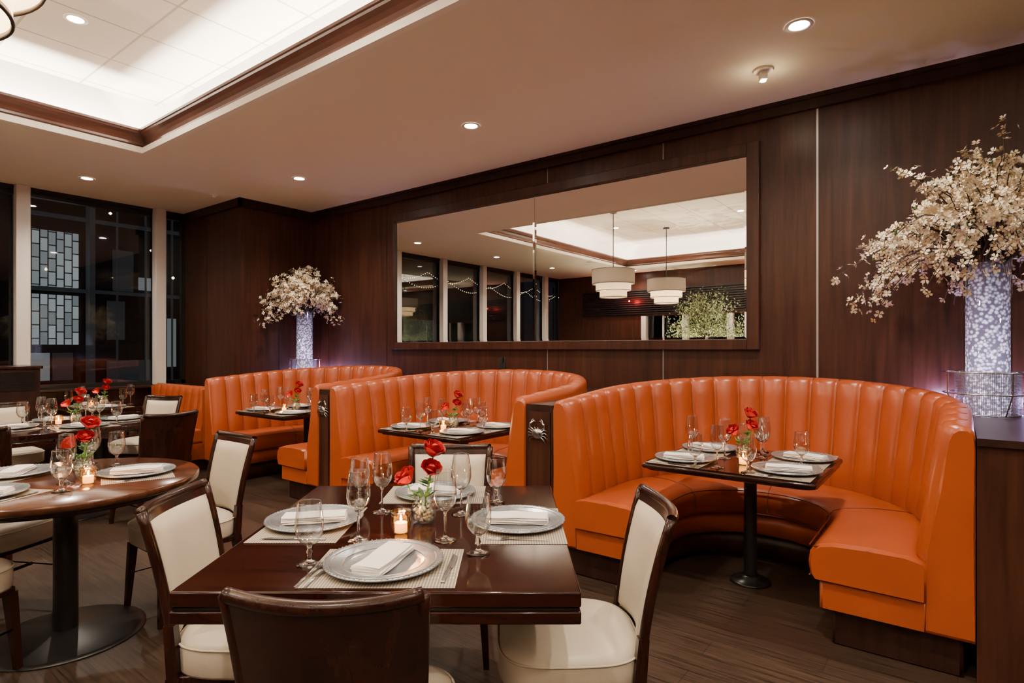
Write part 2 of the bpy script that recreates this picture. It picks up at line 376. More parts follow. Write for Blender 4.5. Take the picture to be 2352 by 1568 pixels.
# ------------------------------------------------------------------ outside
b = B(); b.box(-30, XW-0.2, -20, 20, -0.3, -0.15, 'asphalt'); b.obj('street_ground')
b = B()
b.box(-16, -15.5, -12, 12, -0.15, 8, 'ext_dark')
b.box(-13.1, -13.0, 2.98, 3.82, 1.45, 2.35, 'lit_screen'); b.box(-13.1, -13.0, 2.98, 3.82, 2.5, 3.5, 'lit_screen')
b.box(-13.2, -13.1, 2.2, 9, -0.15, 6, 'ext_dark')
for y in (2.86, 3.95, 5.2, 6.4): b.box(-13.0, -12.85, y, y+0.09, -0.15, 5, 'ext_grey')
for z in (2.42, 3.75): b.box(-13.05, -12.95, 2.9, 8, z, z+0.06, 'ext_grey')
for k in range(16): b.box(-12.9+k*0.25, -12.8+k*0.25, 1.0, 8, 4.3, 4.36, 'ext_grey')
b.box(-13.09, -13.05, 4.4, 4.75, 2.5, 3.3, 'ext_grey'); b.box(-13.09, -13.05, 5.9, 6.15, 1.0, 1.9, 'ext_pale'); b.box(-13.09, -13.05, 3.1, 3.4, 0.8, 1.30, 'ext_pale'); b.box(-13.09, -13.05, 3.45, 3.75, 0.8, 1.30, 'ext_grey')
b.box(-13.09, -13.05, 4.3, 5.1, 0.7, 1.15, 'ext_grey'); b.box(-13.09, -13.05, 4.3, 4.6, 1.55, 2.3, 'ext_grey'); b.box(-13.09, -13.05, 5.35, 5.55, 1.0, 2.0, 'ext_pale'); b.box(-13.09, -13.05, 4.85, 5.1, 2.55, 2.8, 'ext_pale')
for q in range(5): b.box(-13.06, -13.0, 3.95+q*0.5, 3.97+q*0.5, 0, 4.2, 'ext_grey')
for (y, z) in ((4.9, 3.3), (5.5, 3.1), (4.2, 3.9), (6.0, 3.6), (5.0, 1.35), (5.3, 2.8)): b.lathe([(0, -0.03), (0.03, 0), (0, 0.03)], 'fairy', 8, (-12.6, y, z))
for y in (-6, -3.5, -1, 1.4): b.box(-15.5, -15.2, y, y+1.2, 0.6, 2.4, 'ext_grey')
for y in (-7.5, -5.2, -3.0, -1.4): b.box(-15.2, -15.1, y, y+0.7, 0.9, 1.6, 'lit_screen')
b.box(-9, 3, -9.3, -9.0, -0.15, 5, 'ext_dark')
for x in (-6.5, -5.2, -4.0, -2.6): b.box(x, x+0.6, -9.0, -8.95, 0.9, 1.7, 'ext_pale')
b.obj('neighbouring_building')
b = B()
for k in range(110):
    t = k/109; y = -9.5+t*9
    for q in range(2):
        x = -11.0-q*1.3; z = 3.2+q*0.4-0.25*sin((t*5+q*0.3) % 1*pi)
        b.lathe([(0, -0.009), (0.009, 0), (0, 0.009)], 'fairy', 5, (x, y, z))
for q in range(2): b.tube([(-11.0-q*1.3, -9.5+9*k/60, 3.205+q*0.4-0.25*sin((k/60*5+q*0.3) % 1*pi)) for k in range(61)], 0.003, 'black_plastic', 4)
for y in (-9.5, -0.5): 
    for q in range(2): b.tube([(-11-q*1.3, y, -0.15), (-11-q*1.3, y, 3.7)], 0.03, 'black_metal', 8)
b.obj('fairy_lights')
b = B()
b.box(-9.8, -9.3, -4, 3.6, 0.35, 0.5, 'red_glow')
for k in range(9): b.rbox(-9.9, -9.2, -3.8+k*0.85, -3.2+k*0.85, -0.15, 0.35, 'ext_dark', 0.05)
b.obj('patio_bench')

# ------------------------------------------------------------------ mirror
b = B()
def pane(x0, x1, z0, z1, y, dy=0.006, inn=0.022):
    o = [(x0, y, z0), (x1, y, z0), (x1, y, z1), (x0, y, z1)]
    i = [(x0+inn, y-dy, z0+inn), (x1-inn, y-dy, z0+inn), (x1-inn, y-dy, z1-inn), (x0+inn, y-dy, z1-inn)]
    b.add(o+i, [(4, 5, 6, 7), (0, 1, 5, 4), (1, 2, 6, 5), (2, 3, 7, 6), (3, 0, 4, 7)], 'mirror', False)
pane(-5.25, -3.262, 1.45, 2.852, W-0.012, 0.0008, 0.02); pane(-3.258, -1.28, 1.45, 2.852, W-0.012, 0.0008, 0.02)
b.box(-5.25, -1.28, W-0.010, W-0.001, 1.45, 2.852, 'black_metal')
for (x0, x1, z0, z1) in [(-5.345, -5.25, 1.37, 2.944), (-1.28, -1.187, 1.37, 2.944), (-5.25, -1.28, 2.852, 2.944), (-5.25, -1.28, 1.37, 1.45)]:
    b.rbox(x0, x1, W-0.045, W-0.001, z0, z1, 'wall_wood', 0.005)
b.obj('wall_mirror')
b = B(); b.rbox(-3.70, -3.62, W-0.012, W, 1.17, 1.29, 'black_plastic', 0.005); b.box(-3.68, -3.64, W-0.03, W-0.01, 1.24, 1.29, 'black_plastic'); b.obj('wall_outlet')

# ------------------------------------------------------------------ booths
Y0 = 3.06; YCN = 3.57; S = YCN-Y0; R = 1.03
def stations(nch=24, per=8, rho=0.95):
    L = 2*S+pi*rho; N = nch*per; out = []
    for k in range(N+1):
        s = L*k/N; ph = (k % per)/per
        if s <= S: out.append(((0, Y0+s), (-1, 0), ph))
        elif s >= L-S: out.append(((0, Y0+(L-s)), (1, 0), ph))
        else:
            a = pi-(s-S)/rho; out.append(((0, YCN), (cos(a), sin(a)), ph))
    return out
def sweep(b, st, prof, mat, puff=0.0, ztop=False, caps=True, bulge=0.0):
    n = len(prof); vs = []; fs = []
    for (c, nrm, ph) in st:
        pf = (abs(sin(pi*ph))**0.45)
        for q in prof:
            rho, z = q[0], q[1]; w = q[2] if len(q) > 2 else 0; wt = q[3] if len(q) > 3 else 0
            rr = rho-puff*pf*w
            x = c[0]+nrm[0]*rr; y = c[1]+nrm[1]*rr
            zz = z+(0.08*(y-Y0) if (ztop and wt) else 0)*wt + puff*0.5*pf*(w if wt else 0)
            vs.append((x, y, zz))
    m_ = len(st)
    for i in range(m_-1):
        for j in range(n):
            j2 = (j+1) % n
            fs.append((i*n+j, (i+1)*n+j, (i+1)*n+j2, i*n+j2))
    b.add(vs, fs, mat, True)
    if caps:
        for i in (0, m_-1):
            ring = vs[i*n:(i+1)*n]; d = -0.012
            cen = Vector((sum(v[0] for v in ring)/n, sum(v[1] for v in ring)/n, sum(v[2] for v in ring)/n))
            vv = ring + [tuple(Vector(v)+(cen-Vector(v)).normalized()*0.015+Vector((0, d-bulge, 0))) for v in ring]
            b.add(vv, [(j, (j+1) % n, n+(j+1) % n, n+j) for j in range(n)], mat, True)
            b.add(vv[n:], [tuple(range(n))], mat, False)
def booth_mesh():
    b = B(); st = stations(24, 14)
    back = [(0.86, 0.17, 0), (0.86, 0.40, 0), (0.862, 0.50, 1), (0.882, 0.62, 1), (0.907, 0.80, 1, 0.3), (0.932, 0.95, 1, 0.7), (0.942, 1.01, 1, 1), (0.955, 1.04, 0.8, 1), (0.977, 1.055, 0.4, 1),
            (1.005, 1.055, 0.1, 1), (1.022, 1.04, 0, 1), (1.028, 1.01, 0, 1), (1.028, 0.6, 0), (1.028, 0.17, 0)]
    sweep(b, st, back, 'orange_leather', 0.042, True)
    for k in range(1, 24):      # stitched seam lines, coloured dark to deepen the shade in the channel valleys
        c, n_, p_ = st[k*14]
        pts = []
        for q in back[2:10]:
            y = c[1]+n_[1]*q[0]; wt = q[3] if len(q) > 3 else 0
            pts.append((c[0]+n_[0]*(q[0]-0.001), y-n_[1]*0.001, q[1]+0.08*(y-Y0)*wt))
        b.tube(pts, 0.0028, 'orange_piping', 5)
    st2 = stations(12, 6, 0.65)
    cush = [(0.87, 0.31), (0.87, 0.475), (0.80, 0.492), (0.65, 0.50), (0.50, 0.492), (0.445, 0.475), (0.415, 0.44), (0.408, 0.39), (0.415, 0.335), (0.43, 0.31)]
    sweep(b, st2, [(q[0], q[1]-0.01) for q in cush], 'orange_leather', 0, False, True, 0.02)
    sweep(b, st2, [(0.455, 0.17), (0.455, 0.30), (0.87, 0.30), (0.87, 0.17)], 'orange_leather')
    sweep(b, [((c[0], max(c[1], Y0+0.05)), n_, p_) for c, n_, p_ in st2], [(0.50, 0.001), (0.50, 0.169), (0.99, 0.169), (0.99, 0.001)], 'dark_wood')
    for rho, z in ((0.412, 0.455), (0.412, 0.312)):
        b.tube([(c[0]+n_[0]*rho, c[1]+n_[1]*rho, z) for c, n_, p_ in st2], 0.0035, 'orange_piping', 6)
    for k in (18, 36, 54):
        c, n_, p_ = st2[k]; b.tube([(c[0]+n_[0]*q, c[1]+n_[1]*q, z) for q, z in ((0.405, 0.33), (0.404, 0.38), (0.413, 0.43), (0.445, 0.466), (0.5, 0.483), (0.65, 0.491), (0.8, 0.483), (0.86, 0.468))], 0.0028, 'orange_piping', 5)
    for sgn in (-1, 1):
        b.tube([(sgn*0.43, Y0-0.02, 0.457), (sgn*0.65, Y0-0.028, 0.478), (sgn*0.85, Y0-0.02, 0.462)], 0.0035, 'orange_piping', 6)
        b.tube([(sgn*0.43, Y0-0.02, 0.312), (sgn*0.85, Y0-0.02, 0.312)], 0.0035, 'orange_piping', 6)
        b.tube([(sgn*0.885, Y0-0.006, 0.18), (sgn*0.885, Y0-0.006, 0.50), (sgn*0.925, Y0-0.006, 0.80), (sgn*0.955, Y0-0.006, 1.0)], 0.003, 'orange_piping', 5)
    return b.mesh('booth')
CXS = [-0.97, -3.24, -5.46]
bm_ = booth_mesh()
for cx in CXS: put(bm_, 'curved_booth', (cx, 0, 0))
WL = W-0.004
def arc(cx, a0, a1, n=14, rr=R+0.002): return [(cx+rr*cos(a0+(a1-a0)*k/n), YCN+rr*sin(a0+(a1-a0)*k/n)) for k in range(n+1)]
for i in range(2):
    cr, cl = CXS[i], CXS[i+1]
    x1 = cr-R-0.002; x0 = cl+R+0.002
    poly = [(x0, Y0), (x1, Y0)]+arc(cr, pi, pi/2+0.15)+[(cr-0.16, WL), (cl+0.16, WL)]+arc(cl, pi/2-0.15, 0)
    b = B(); b.prism(poly, 0, 0.995, 'dark_wood'); b.prism(poly, 0.995, 1.025, 'dark_wood'); b.box(x0+0.02, x1-0.02, Y0-0.008, Y0, 0.17, 0.98, 'wall_wood')
    b.obj('booth_divider')
    c = B(); xm = (x0+x1)/2; c.T = Matrix.Translation((xm, Y0-0.022, 0.845)) @ Matrix.Rotation(pi/2, 4, 'X')
    c.lathe([(0, 0.014), (0.02, 0.012), (0.036, 0.004), (0.038, 0), (0.03, -0.008), (0, -0.012)], 'steel', 20, rmod=lambda a, i, z: 1+0.12*cos(2*a))
    for sg in (-1, 1):
        for k in range(4):
            a = radians(-38+k*20); p0 = (sg*0.03*cos(a), 0.03*sin(a)-0.004, 0); p1 = (sg*0.062*cos(a), 0.06*sin(a)+0.006, 0.012); p2 = (sg*0.083*cos(a), 0.085*sin(a)-0.018, -0.008)
            c.tube([p0, p1, p2], [0.004, 0.0035, 0.0015], 'steel', 6)
        c.tube([(sg*0.025, 0.02, 0), (sg*0.055, 0.04, 0.006), (sg*0.05, 0.06, 0.006), (sg*0.038, 0.072, 0.004)], [0.004, 0.006, 0.009, 0.006], 'steel', 8)
        c.tube([(sg*0.038, 0.07, 0.004), (sg*0.024, 0.08, 0.004), (sg*0.012, 0.076, 0.004)], [0.006, 0.004, 0.001], 'steel', 6)
        c.tube([(sg*0.045, 0.066, 0.004), (sg*0.036, 0.088, 0.004), (sg*0.022, 0.09, 0.004)], [0.005, 0.003, 0.001], 'steel', 6)
        c.tube([(sg*0.01, 0.03, 0.008), (sg*0.012, 0.042, 0.014)], [0.002, 0.003], 'steel', 6)
    c.obj('crab_ornament')
xr = CXS[0]+R+0.002
b = B(); poly = [(xr, Y0), (2.6, Y0), (2.6, WL), (CXS[0]+0.16, WL)]+arc(CXS[0], pi/2-0.15, 0)
b.prism(poly, 0, 0.985, 'wall_wood'); b.prism([(xr, Y0-0.02), (2.6, Y0-0.02)]+poly[2:], 0.985, 1.015, 'dark_wood'); b.obj('wood_ledge')
xl = CXS[2]-R-0.002
b = B(); b.prism([(xl-0.02, 3.64), (xl, 3.62)]+arc(CXS[2], pi, pi/2+0.15)+[(CXS[2]-0.16, WL), (-6.89, WL), (-6.89, 3.64)], 0, 1.01, 'dark_wood'); b.obj('wood_ledge')

# straight banquettes by the window
def bench(x0, x1, yb, name, sgn):
    b = B(); n = 8; L = x1-x0
    def fn(u, v):
        ph = (u*n) % 1.0
        if u >= 1: ph = 0
        pf = abs(sin(pi*ph))**0.55*0.026
        prof = [(0.0, 0.46, 1), (0.02, 0.6, 1), (0.05, 0.85, 1), (0.06, 0.92, 1), (0.085, 0.945, .5), (0.115, 0.93, 0), (0.12, 0.88, 0), (0.12, 0.15, 0)]
        k = min(int(round(v*(len(prof)-1))), len(prof)-1); o, z, w = prof[k]
        return (x0+L*u, yb-sgn*(o-pf*w), z)
    b.grid(fn, n*8+1, 8, 'orange_leather')
    for xx in (x0, x1):
        b.box(xx-0.004, xx+0.004, min(yb-sgn*0.01, yb-sgn*0.115), max(yb-sgn*0.01, yb-sgn*0.115), 0.13, 0.91, 'orange_leather')
    ya, yc = sorted((yb-sgn*0.05, yb+sgn*0.5))
    b.rbox(x0, x1, ya, yc, 0.31, 0.475, 'orange_leather', 0.03, 3)
    ya, yc = sorted((yb-sgn*0.1, yb+sgn*0.46)); b.box(x0, x1, ya, yc, 0.13, 0.31, 'orange_leather')
    ya, yc = sorted((yb-sgn*0.1, yb+sgn*0.4)); b.box(x0+0.03, x1-0.03, ya, yc, 0, 0.13, 'dark_wood')
    b.obj(name)
bench(-8.15, -6.80, 3.16, 'straight_banquette', -1)
bench(-8.1, -7.0, 0.95, 'straight_banquette', 1)
b = B(); b.rbox(-8.16, -7.6, 1.5, 1.9, 0, 1.17, 'dark_wood', 0.006); b.rbox(-8.17, -7.58, 1.48, 1.92, 1.17, 1.2, 'chair_wood', 0.005)
for k in range(14): b.box(-7.602, -7.59, 1.54, 1.86, 0.95+k*0.014, 0.957+k*0.014, 'black_metal')
for k in range(14): b.box(-8.1, -7.64, 1.49, 1.502, 0.95+k*0.014, 0.957+k*0.014, 'black_metal')
b.obj('service_cabinet')

# ------------------------------------------------------------------ tables
def pedestal(b, x, y, top, r=0.036, br=0.27):
    b.cyl(x, y, 0.02, top, r, 'black_metal', 20)
    b.lathe([(0, 0.04), (r*1.6, 0.038), (br*0.5, 0.026), (br*0.93, 0.014), (br, 0.006), (br, 0.001), (0, 0.001)], 'black_metal', 40, (x, y, 0))
    b.box(x-0.2, x+0.2, y-0.03, y+0.03, top-0.02, top, 'black_metal'); b.box(x-0.03, x+0.03, y-0.2, y+0.2, top-0.02, top, 'black_metal')
def booth_table(cx, cy):
    b = B(); b.rbox(-0.44, 0.44, -0.41, 0.41, 0.70, 0.74, 'table_wood', 0.07, 6, vert_only=True)
    b.rbox(-0.445, 0.445, -0.415, 0.415, 0.705, 0.735, 'table_wood', 0.012, 3)
    pedestal(b, 0, 0.13, 0.70, 0.036, 0.115); return b.obj('booth_dining_table', (cx, cy, 0))
for cx in CXS: booth_table(cx-0.01, 3.5)
def square_table(hx, hy):
    b = B(); b.rbox(-hx, hx, -hy, hy, 0.708, 0.75, 'table_wood', 0.006, 2)
    b.rbox(-hx+0.006, hx-0.006, -hy+0.006, hy-0.006, 0.698, 0.709, 'black_metal', 0.002, 1)
    b.rbox(-hx, hx, -hy+0.001, -hy+0.30, 0.664, 0.698, 'table_wood', 0.005, 2); b.rbox(-hx, hx, hy-0.30, hy-0.001, 0.664, 0.698, 'table_wood', 0.005, 2)
    b.rbox(-hx+0.001, -hx+0.22, -hy+0.31, hy-0.31, 0.664, 0.698, 'table_wood', 0.005, 2); b.rbox(hx-0.22, hx-0.001, -hy+0.31, hy-0.31, 0.664, 0.698, 'table_wood', 0.005, 2)
    b.box(-0.02, 0.02, -hy-0.004, -hy+0.02, 0.69, 0.708, 'black_metal')
    pedestal(b, 0, 0, 0.664, 0.045, 0.33)
    return b.mesh('square_dining_table')
put(square_table(0.535, 0.59), 'square_dining_table', F(-0.355, 2.108), TH)
put(square_table(0.52, 0.55), 'square_dining_table', (-5.92, 1.68, 0), 0)
put(square_table(0.40, 0.38), 'square_dining_table', (-7.45, 2.38, 0), 0)
b = B()
b.lathe([(0, 0.712), (0.55, 0.712), (0.567, 0.720), (0.569, 0.742), (0.562, 0.75), (0, 0.75)], 'round_wood', 72)
b.lathe([(0.44, 0.69), (0.53, 0.69), (0.535, 0.712)], 'table_wood', 72); pedestal(b, 0, 0, 0.712, 0.05, 0.33)
b.obj('round_dining_table', F(-2.15, 2.83), TH)

# ------------------------------------------------------------------ chairs
def chair_mesh():
    b = B()
    def se(a, rx, ry, n=3.4): 
        c_, s_ = cos(a), sin(a); return (rx*abs(c_)**(2/n)*(1 if c_ >= 0 else -1), ry*abs(s_)**(2/n)*(1 if s_ >= 0 else -1))
    prof = [(0.0, 0.488), (0.5, 0.487), (0.85, 0.480), (0.96, 0.468), (1.0, 0.45), (1.0, 0.375), (0.98, 0.365), (0.0, 0.365)]
    def fn(u, v):
        k = int(round(v*7)); s_, z = prof[k]; x, y = se(2*pi*u, 0.228*s_, 0.225*s_)
        x *= 1+0.10*(y/0.225)*0.5
        return (x, y+0.01, z)
    b.grid(fn, 48, 8, 'cream_leather', closeu=True)
    ring = []
    for k in range(49):
        x, y = se(2*pi*k/48, 0.229, 0.226); x *= 1+0.05*(y/0.225); ring.append((x, y+0.01, 0.455))
    b.tube(ring, 0.0035, 'cream_leather', 5, cap=False)
    b.rbox(-0.20, 0.20, -0.18, 0.20, 0.335, 0.366, 'chair_wood', 0.006)
    def leg(p0, p1, w0, w1):
        (x0, y0, z0), (x1, y1, z1) = p0, p1; vs = []
        for (x, y, z, w) in ((x0, y0, z0, w0), (x1, y1, z1, w1)):
            vs += [(x-w, y-w, z), (x+w, y-w, z), (x+w, y+w, z), (x-w, y+w, z)]
        b.add(vs, [(0, 3, 2, 1), (4, 5, 6, 7), (0, 1, 5, 4), (1, 2, 6, 5), (2, 3, 7, 6), (3, 0, 4, 7)], 'chair_wood', False)
    for sx in (-1, 1):
        leg((sx*0.205, 0.205, 0), (sx*0.185, 0.185, 0.345), 0.012, 0.020)
        leg((sx*0.195, -0.235, 0), (sx*0.182, -0.185, 0.36), 0.012, 0.021)
        leg((sx*0.182, -0.185, 0.35), (sx*0.183, -0.200, 0.52), 0.019, 0.016)
        leg((sx*0.19, -0.19, 0.18), (sx*0.193, 0.185, 0.18), 0.009, 0.009)
    b.tube([(-0.19, 0, 0.18), (0.19, 0, 0.18)], 0.009, 'chair_wood', 6)
    def bp(u, v, off):       # u -1..1
        w = 0.178+0.024*v; z = 0.44+0.425*v
        y = -0.195-0.035*v-0.05*v*v-0.042*(1-u*u)
        return (u*w, y+off, z+0.010*u*u*v)
    nu, nv = 17, 13
    b.grid(lambda u, v: bp(2*u-1, v, -0.011), nu, nv, 'chair_wood')
    b.grid(lambda u, v: bp(2*u-1, v, 0.010), nu, nv, 'chair_wood')
    b.grid(lambda u, v: bp(2*u-1, 0, -0.011+0.021*v), nu, 2, 'chair_wood')
    b.tube([bp(-1+2*k/20, 1, 0) for k in range(21)], 0.0165, 'chair_wood', 10)
    for uu in (-1, 1): b.tube([bp(uu, k/10, 0) for k in range(11)], 0.0160, 'chair_wood', 10)
    def pad(u, v):
        uu = (2*u-1)*0.9; vv = 0.06+0.86*v
        e = min(u, 1-u, v, 1-v); o = 0.012+0.024*min(1, e*9)**0.5
        return bp(uu, vv, o)
    b.grid(pad, 25, 21, 'cream_leather')
    return b.mesh('dining_chair')
CH = chair_mesh()
def chair(r, d, rot): put(CH, 'dining_chair', F(r, d), TH+radians(rot))
chair(-0.385, 1.485, 0)
chair(0.19, 1.93, 90)
chair(-0.87, 2.02, -88)
chair(-0.315, 2.74, 180)
chair(-1.77, 3.18, 143)
chair(-2.36, 2.36, -12)
chair(-2.72, 3.10, -100)
put(CH, 'dining_chair', (-5.13, 2.0, 0), radians(95))
put(CH, 'dining_chair', (-6.50, 2.45, 0), radians(-152))
put(CH, 'dining_chair', (-5.15, 1.0, 0), radians(60))
put(CH, 'dining_chair', (-6.72, 1.45, 0), radians(-90))

# ------------------------------------------------------------------ tableware meshes
b = B()
b.lathe([(0, 0.001), (0.034, 0.001), (0.036, 0.003), (0.02, 0.007), (0.007, 0.014), (0.0055, 0.03), (0.009, 0.038), (0.0055, 0.046), (0.008, 0.056), (0.014, 0.0605), (0.006, 0.0635), (0, 0.064)], 'clear_glass', 30)
b.lathe([(0.010, 0.059), (0.024, 0.066), (0.036, 0.085), (0.041, 0.108), (0.040, 0.13), (0.0355, 0.16), (0.0345, 0.182)], 'bowl_glass', 40)
b.lathe([(0.0345, 0.1810), (0.0353, 0.182), (0.0345, 0.1830), (0.0336, 0.182), (0.0345, 0.1810)], 'bowl_glass', 40)
GOB = b.mesh('water_goblet')
b = B()
b.lathe([(0, 0.001), (0.036, 0.001), (0.037, 0.002), (0.02, 0.005), (0.006, 0.012), (0.0038, 0.03), (0.0036, 0.08), (0.006, 0.092), (0.012, 0.0965), (0.005, 0.099), (0, 0.0995)], 'clear_glass', 30)
b.lathe([(0.008, 0.0945), (0.022, 0.104), (0.034, 0.122), (0.0385, 0.145), (0.0375, 0.175), (0.032, 0.21), (0.029, 0.228)], 'bowl_glass', 40)
b.lathe([(0.029, 0.2270), (0.0298, 0.228), (0.029, 0.2290), (0.0281, 0.228), (0.029, 0.2270)], 'bowl_glass', 40)
WIN = b.mesh('wine_glass')
b = B(); b.lathe([(0, 0.003), (0.105, 0.003), (0.112, 0.006), (0.122, 0.011), (0.160, 0.016), (0.166, 0.019), (0.171, 0.018), (0.172, 0.015), (0.166, 0.011), (0.12, 0.004), (0.11, 0.0), (0, 0.0)], 'charger_silver', 64)
for k in range(72):
    a = 2*pi*k/72; b.lathe([(0, -0.002), (0.0032, 0), (0, 0.003)], 'charger_silver', 6, (0.168*cos(a), 0.168*sin(a), 0.0185))
for rr in (0.118, 0.152): b.tube([(rr*cos(2*pi*k/48), rr*sin(2*pi*k/48), 0.0095 if rr < 0.13 else 0.0155) for k in range(49)], 0.0016, 'charger_silver', 5, cap=False)
PLT = b.mesh('charger_plate')
b = B(); b.rbox(-0.21, 0.21, -0.15, 0.15, 0.0, 0.002, 'placemat_weave', 0.001, 1); MAT_ = b.mesh('placemat')
b = B()
for k in range(4):
    z0 = k*0.0065; s_ = 1-0.02*k
    def fn(u, v, z0=z0, s_=s_):
        a = 2*pi*u; hx = 0.045*s_; c_, q_ = cos(a), sin(a)
        x = hx*abs(c_)**0.35*(1 if c_ > 0 else -1); z = 0.0035*abs(q_)**0.7*(1 if q_ > 0 else -1)
        y = (v-0.5)*0.22*(1-0.01*k)
        return (x*(1+0.03*sin(7*v+k))+0.003*sin(5*v+2*k), y+0.002*sin(a*2+k), z0+0.0038+z+0.0016*sin(9*v+k)*0.5)
    b.grid(fn, 24, 14, 'napkin', closeu=True)
    for v in (0, 1): b.add([fn(u/24, v) for u in range(24)], [tuple(range(24))], 'napkin', False)
NAP = b.mesh('folded_napkin')
b = B()
b.grid(lambda u, v: ((v-0.5)*(0.006+0.010*abs(u-0.15)**1.0 if u < 0.7 else 0.0115-0.02*(u-0.7)), -0.1+0.13*u, 0.002+0.004*sin(pi*min(u*1.1, 1))), 16, 4, 'steel')
b.grid(lambda u, v: ((v-0.5)*(0.008+0.016*sin(pi*0.5*min(1, u*1.6))), 0.028+0.03*u, 0.002+0.003*(1-u)), 8, 4, 'steel')
for k in range(4):
    x = -0.0095+k*0.0063; b.rbox(x-0.0014, x+0.0014, 0.056, 0.105, 0.001, 0.0035, 'steel', 0.0006, 1)
FRK = b.mesh('fork')
b = B(); b.rbox(-0.0065, 0.0065, -0.11, -0.005, 0.0005, 0.006, 'steel', 0.0025, 2)
b.grid(lambda u, v: (-0.008+0.018*v*(1 if u < 0.8 else (1-u)/0.2*1.0+0.0), -0.006+0.115*u, 0.003), 12, 4, 'steel'); KNF = b.mesh('table_knife')
b = B()
def scal(a, i, z): return 1+0.07*abs(sin(4*a))*(z/0.075)
b.lathe([(0, 0.002), (0.022, 0.002), (0.026, 0.006), (0.033, 0.03), (0.034, 0.045), (0.030, 0.06), (0.033, 0.078), (0.0315, 0.078), (0.0285, 0.06), (0.032, 0.045), (0.031, 0.03), (0.022, 0.006), (0, 0.005)], 'amber_glass', 40, rmod=scal)
b.cyl(0, 0, 0.006, 0.038, 0.021, 'wax', 20); b.lathe([(0, 0.040), (0.004, 0.046), (0.0045, 0.05), (0.002, 0.060), (0, 0.066)], 'flame', 10)
CND = b.mesh('votive_candle')
def rose(b, c, s=1.0, ax=(0, 0, 1)):
    q = Vector(ax).normalized().to_track_quat('Z', 'Y').to_matrix().to_4x4(); old = b.T
    b.T = Matrix.Translation(c) @ q @ Matrix.Scale(s, 4)
    b.lathe([(0, -0.020), (0.012, -0.016), (0.017, 0.0), (0.013, 0.016), (0.006, 0.022), (0.0, 0.018)], 'red_rose', 14)
    for ringk, (n, rad, h, op) in enumerate([(3, 0.014, 0.028, 0.0), (4, 0.020, 0.030, 0.15), (5, 0.025, 0.028, 0.4), (5, 0.028, 0.022, 0.8)]):
        for k in range(n):
            a0 = 2*pi*k/n+ringk*0.7; wd = 2*pi/n*0.75
            def fn(u, v):
                a = a0+(u-0.5)*wd*1.6; e = 1-(2*u-1)**2
                r_ = rad*(0.35+0.75*sin(pi*0.5*min(1, v*1.25)))+op*0.010*max(0, v-0.6)/0.4
                z = -0.020+(h+0.020)*v*(0.72+0.28*e)-op*0.006*max(0, v-0.75)/0.25
                return (r_*cos(a), r_*sin(a), z)
            b.grid(fn, 7, 7, 'red_rose')
    for k in range(5):
        a = 2*pi*k/5; b.add([(0.006*cos(a-0.5), 0.006*sin(a-0.5), -0.022), (0.006*cos(a+0.5), 0.006*sin(a+0.5), -0.022), (0.026*cos(a), 0.026*sin(a), -0.014)], [(0, 1, 2)], 'leaf')
    b.T = old
def leafq(b, p, d, L, w, mat='leaf'):
    p = Vector(p); d = Vector(d).normalized(); s_ = d.cross(Vector((0.2, 0.1, 1))).normalized(); n_ = s_.cross(d)
    pts = [p, p+d*L*0.3+s_*w*0.42+n_*w*.1, p+d*L*0.65+s_*w*0.38+n_*w*.1, p+d*L, p+d*L*0.65-s_*w*0.38+n_*w*.1, p+d*L*0.3-s_*w*0.42+n_*w*.1, p+d*L*0.5-n_*w*0.1]
    b.add([tuple(x) for x in pts], [(0, 1, 6), (1, 2, 6), (2, 3, 6), (3, 4, 6), (4, 5, 6), (5, 0, 6)], mat)
def rose_vase():
    rnd = random.Random(3); b = B()
    b.lathe([(0, 0.002), (0.030, 0.002), (0.038, 0.008), (0.044, 0.03), (0.044, 0.055), (0.037, 0.075), (0.033, 0.085), (0.036, 0.095), (0.0345, 0.095), (0.031, 0.085), (0.035, 0.075), (0.042, 0.055), (0.042, 0.03), (0.036, 0.01), (0, 0.006)], 'vase_glass', 32)
    for k in range(90):
        a = rnd.uniform(0, 2*pi); r_ = 0.034*sqrt(rnd.random()); z = rnd.uniform(0.012, 0.07); s_ = rnd.uniform(0.004, 0.007)
        b.lathe([(0, -s_), (s_*0.8, -s_*0.5), (s_, 0), (s_*0.8, s_*0.6), (0, s_)], 'pebble', 7, (r_*cos(a), r_*sin(a), z))
    for (hx, hy, hz, s_) in [(0.035, -0.005, 0.262, 1.1), (-0.062, -0.01, 0.165, 1.08), (0.030, -0.03, 0.198, 1.0)]:
        b.tube([(0, 0, 0.02), (hx*0.25, hy*0.3, 0.10), (hx*0.75, hy*0.8, hz*0.7), (hx, hy, hz-0.018)], 0.0028, 'leaf', 6)
        rose(b, (hx, hy, hz), s_, (hx*1.5, hy*1.5-0.02, 0.12))
        for k in range(4):
            a = rnd.uniform(0, 2*pi); t = rnd.uniform(0.45, 0.8); leafq(b, (hx*t, hy*t, hz*t), (cos(a), sin(a), 0.4), rnd.uniform(0.03, 0.05), 0.024)
    for k in range(6):
        a = k*1.05; leafq(b, (0.01*cos(a), 0.01*sin(a), 0.09), (cos(a), sin(a), 0.7), 0.05, 0.026)
    return b.mesh('rose_vase')
RSV = rose_vase()
TZ = 0.7502
class Fr:
    def __init__(s, x, y, rz): s.x = x; s.y = y; s.rz = rz
    def __call__(s, x, y, z): return (s.x+x*cos(s.rz)-y*sin(s.rz), s.y+x*sin(s.rz)+y*cos(s.rz), z)
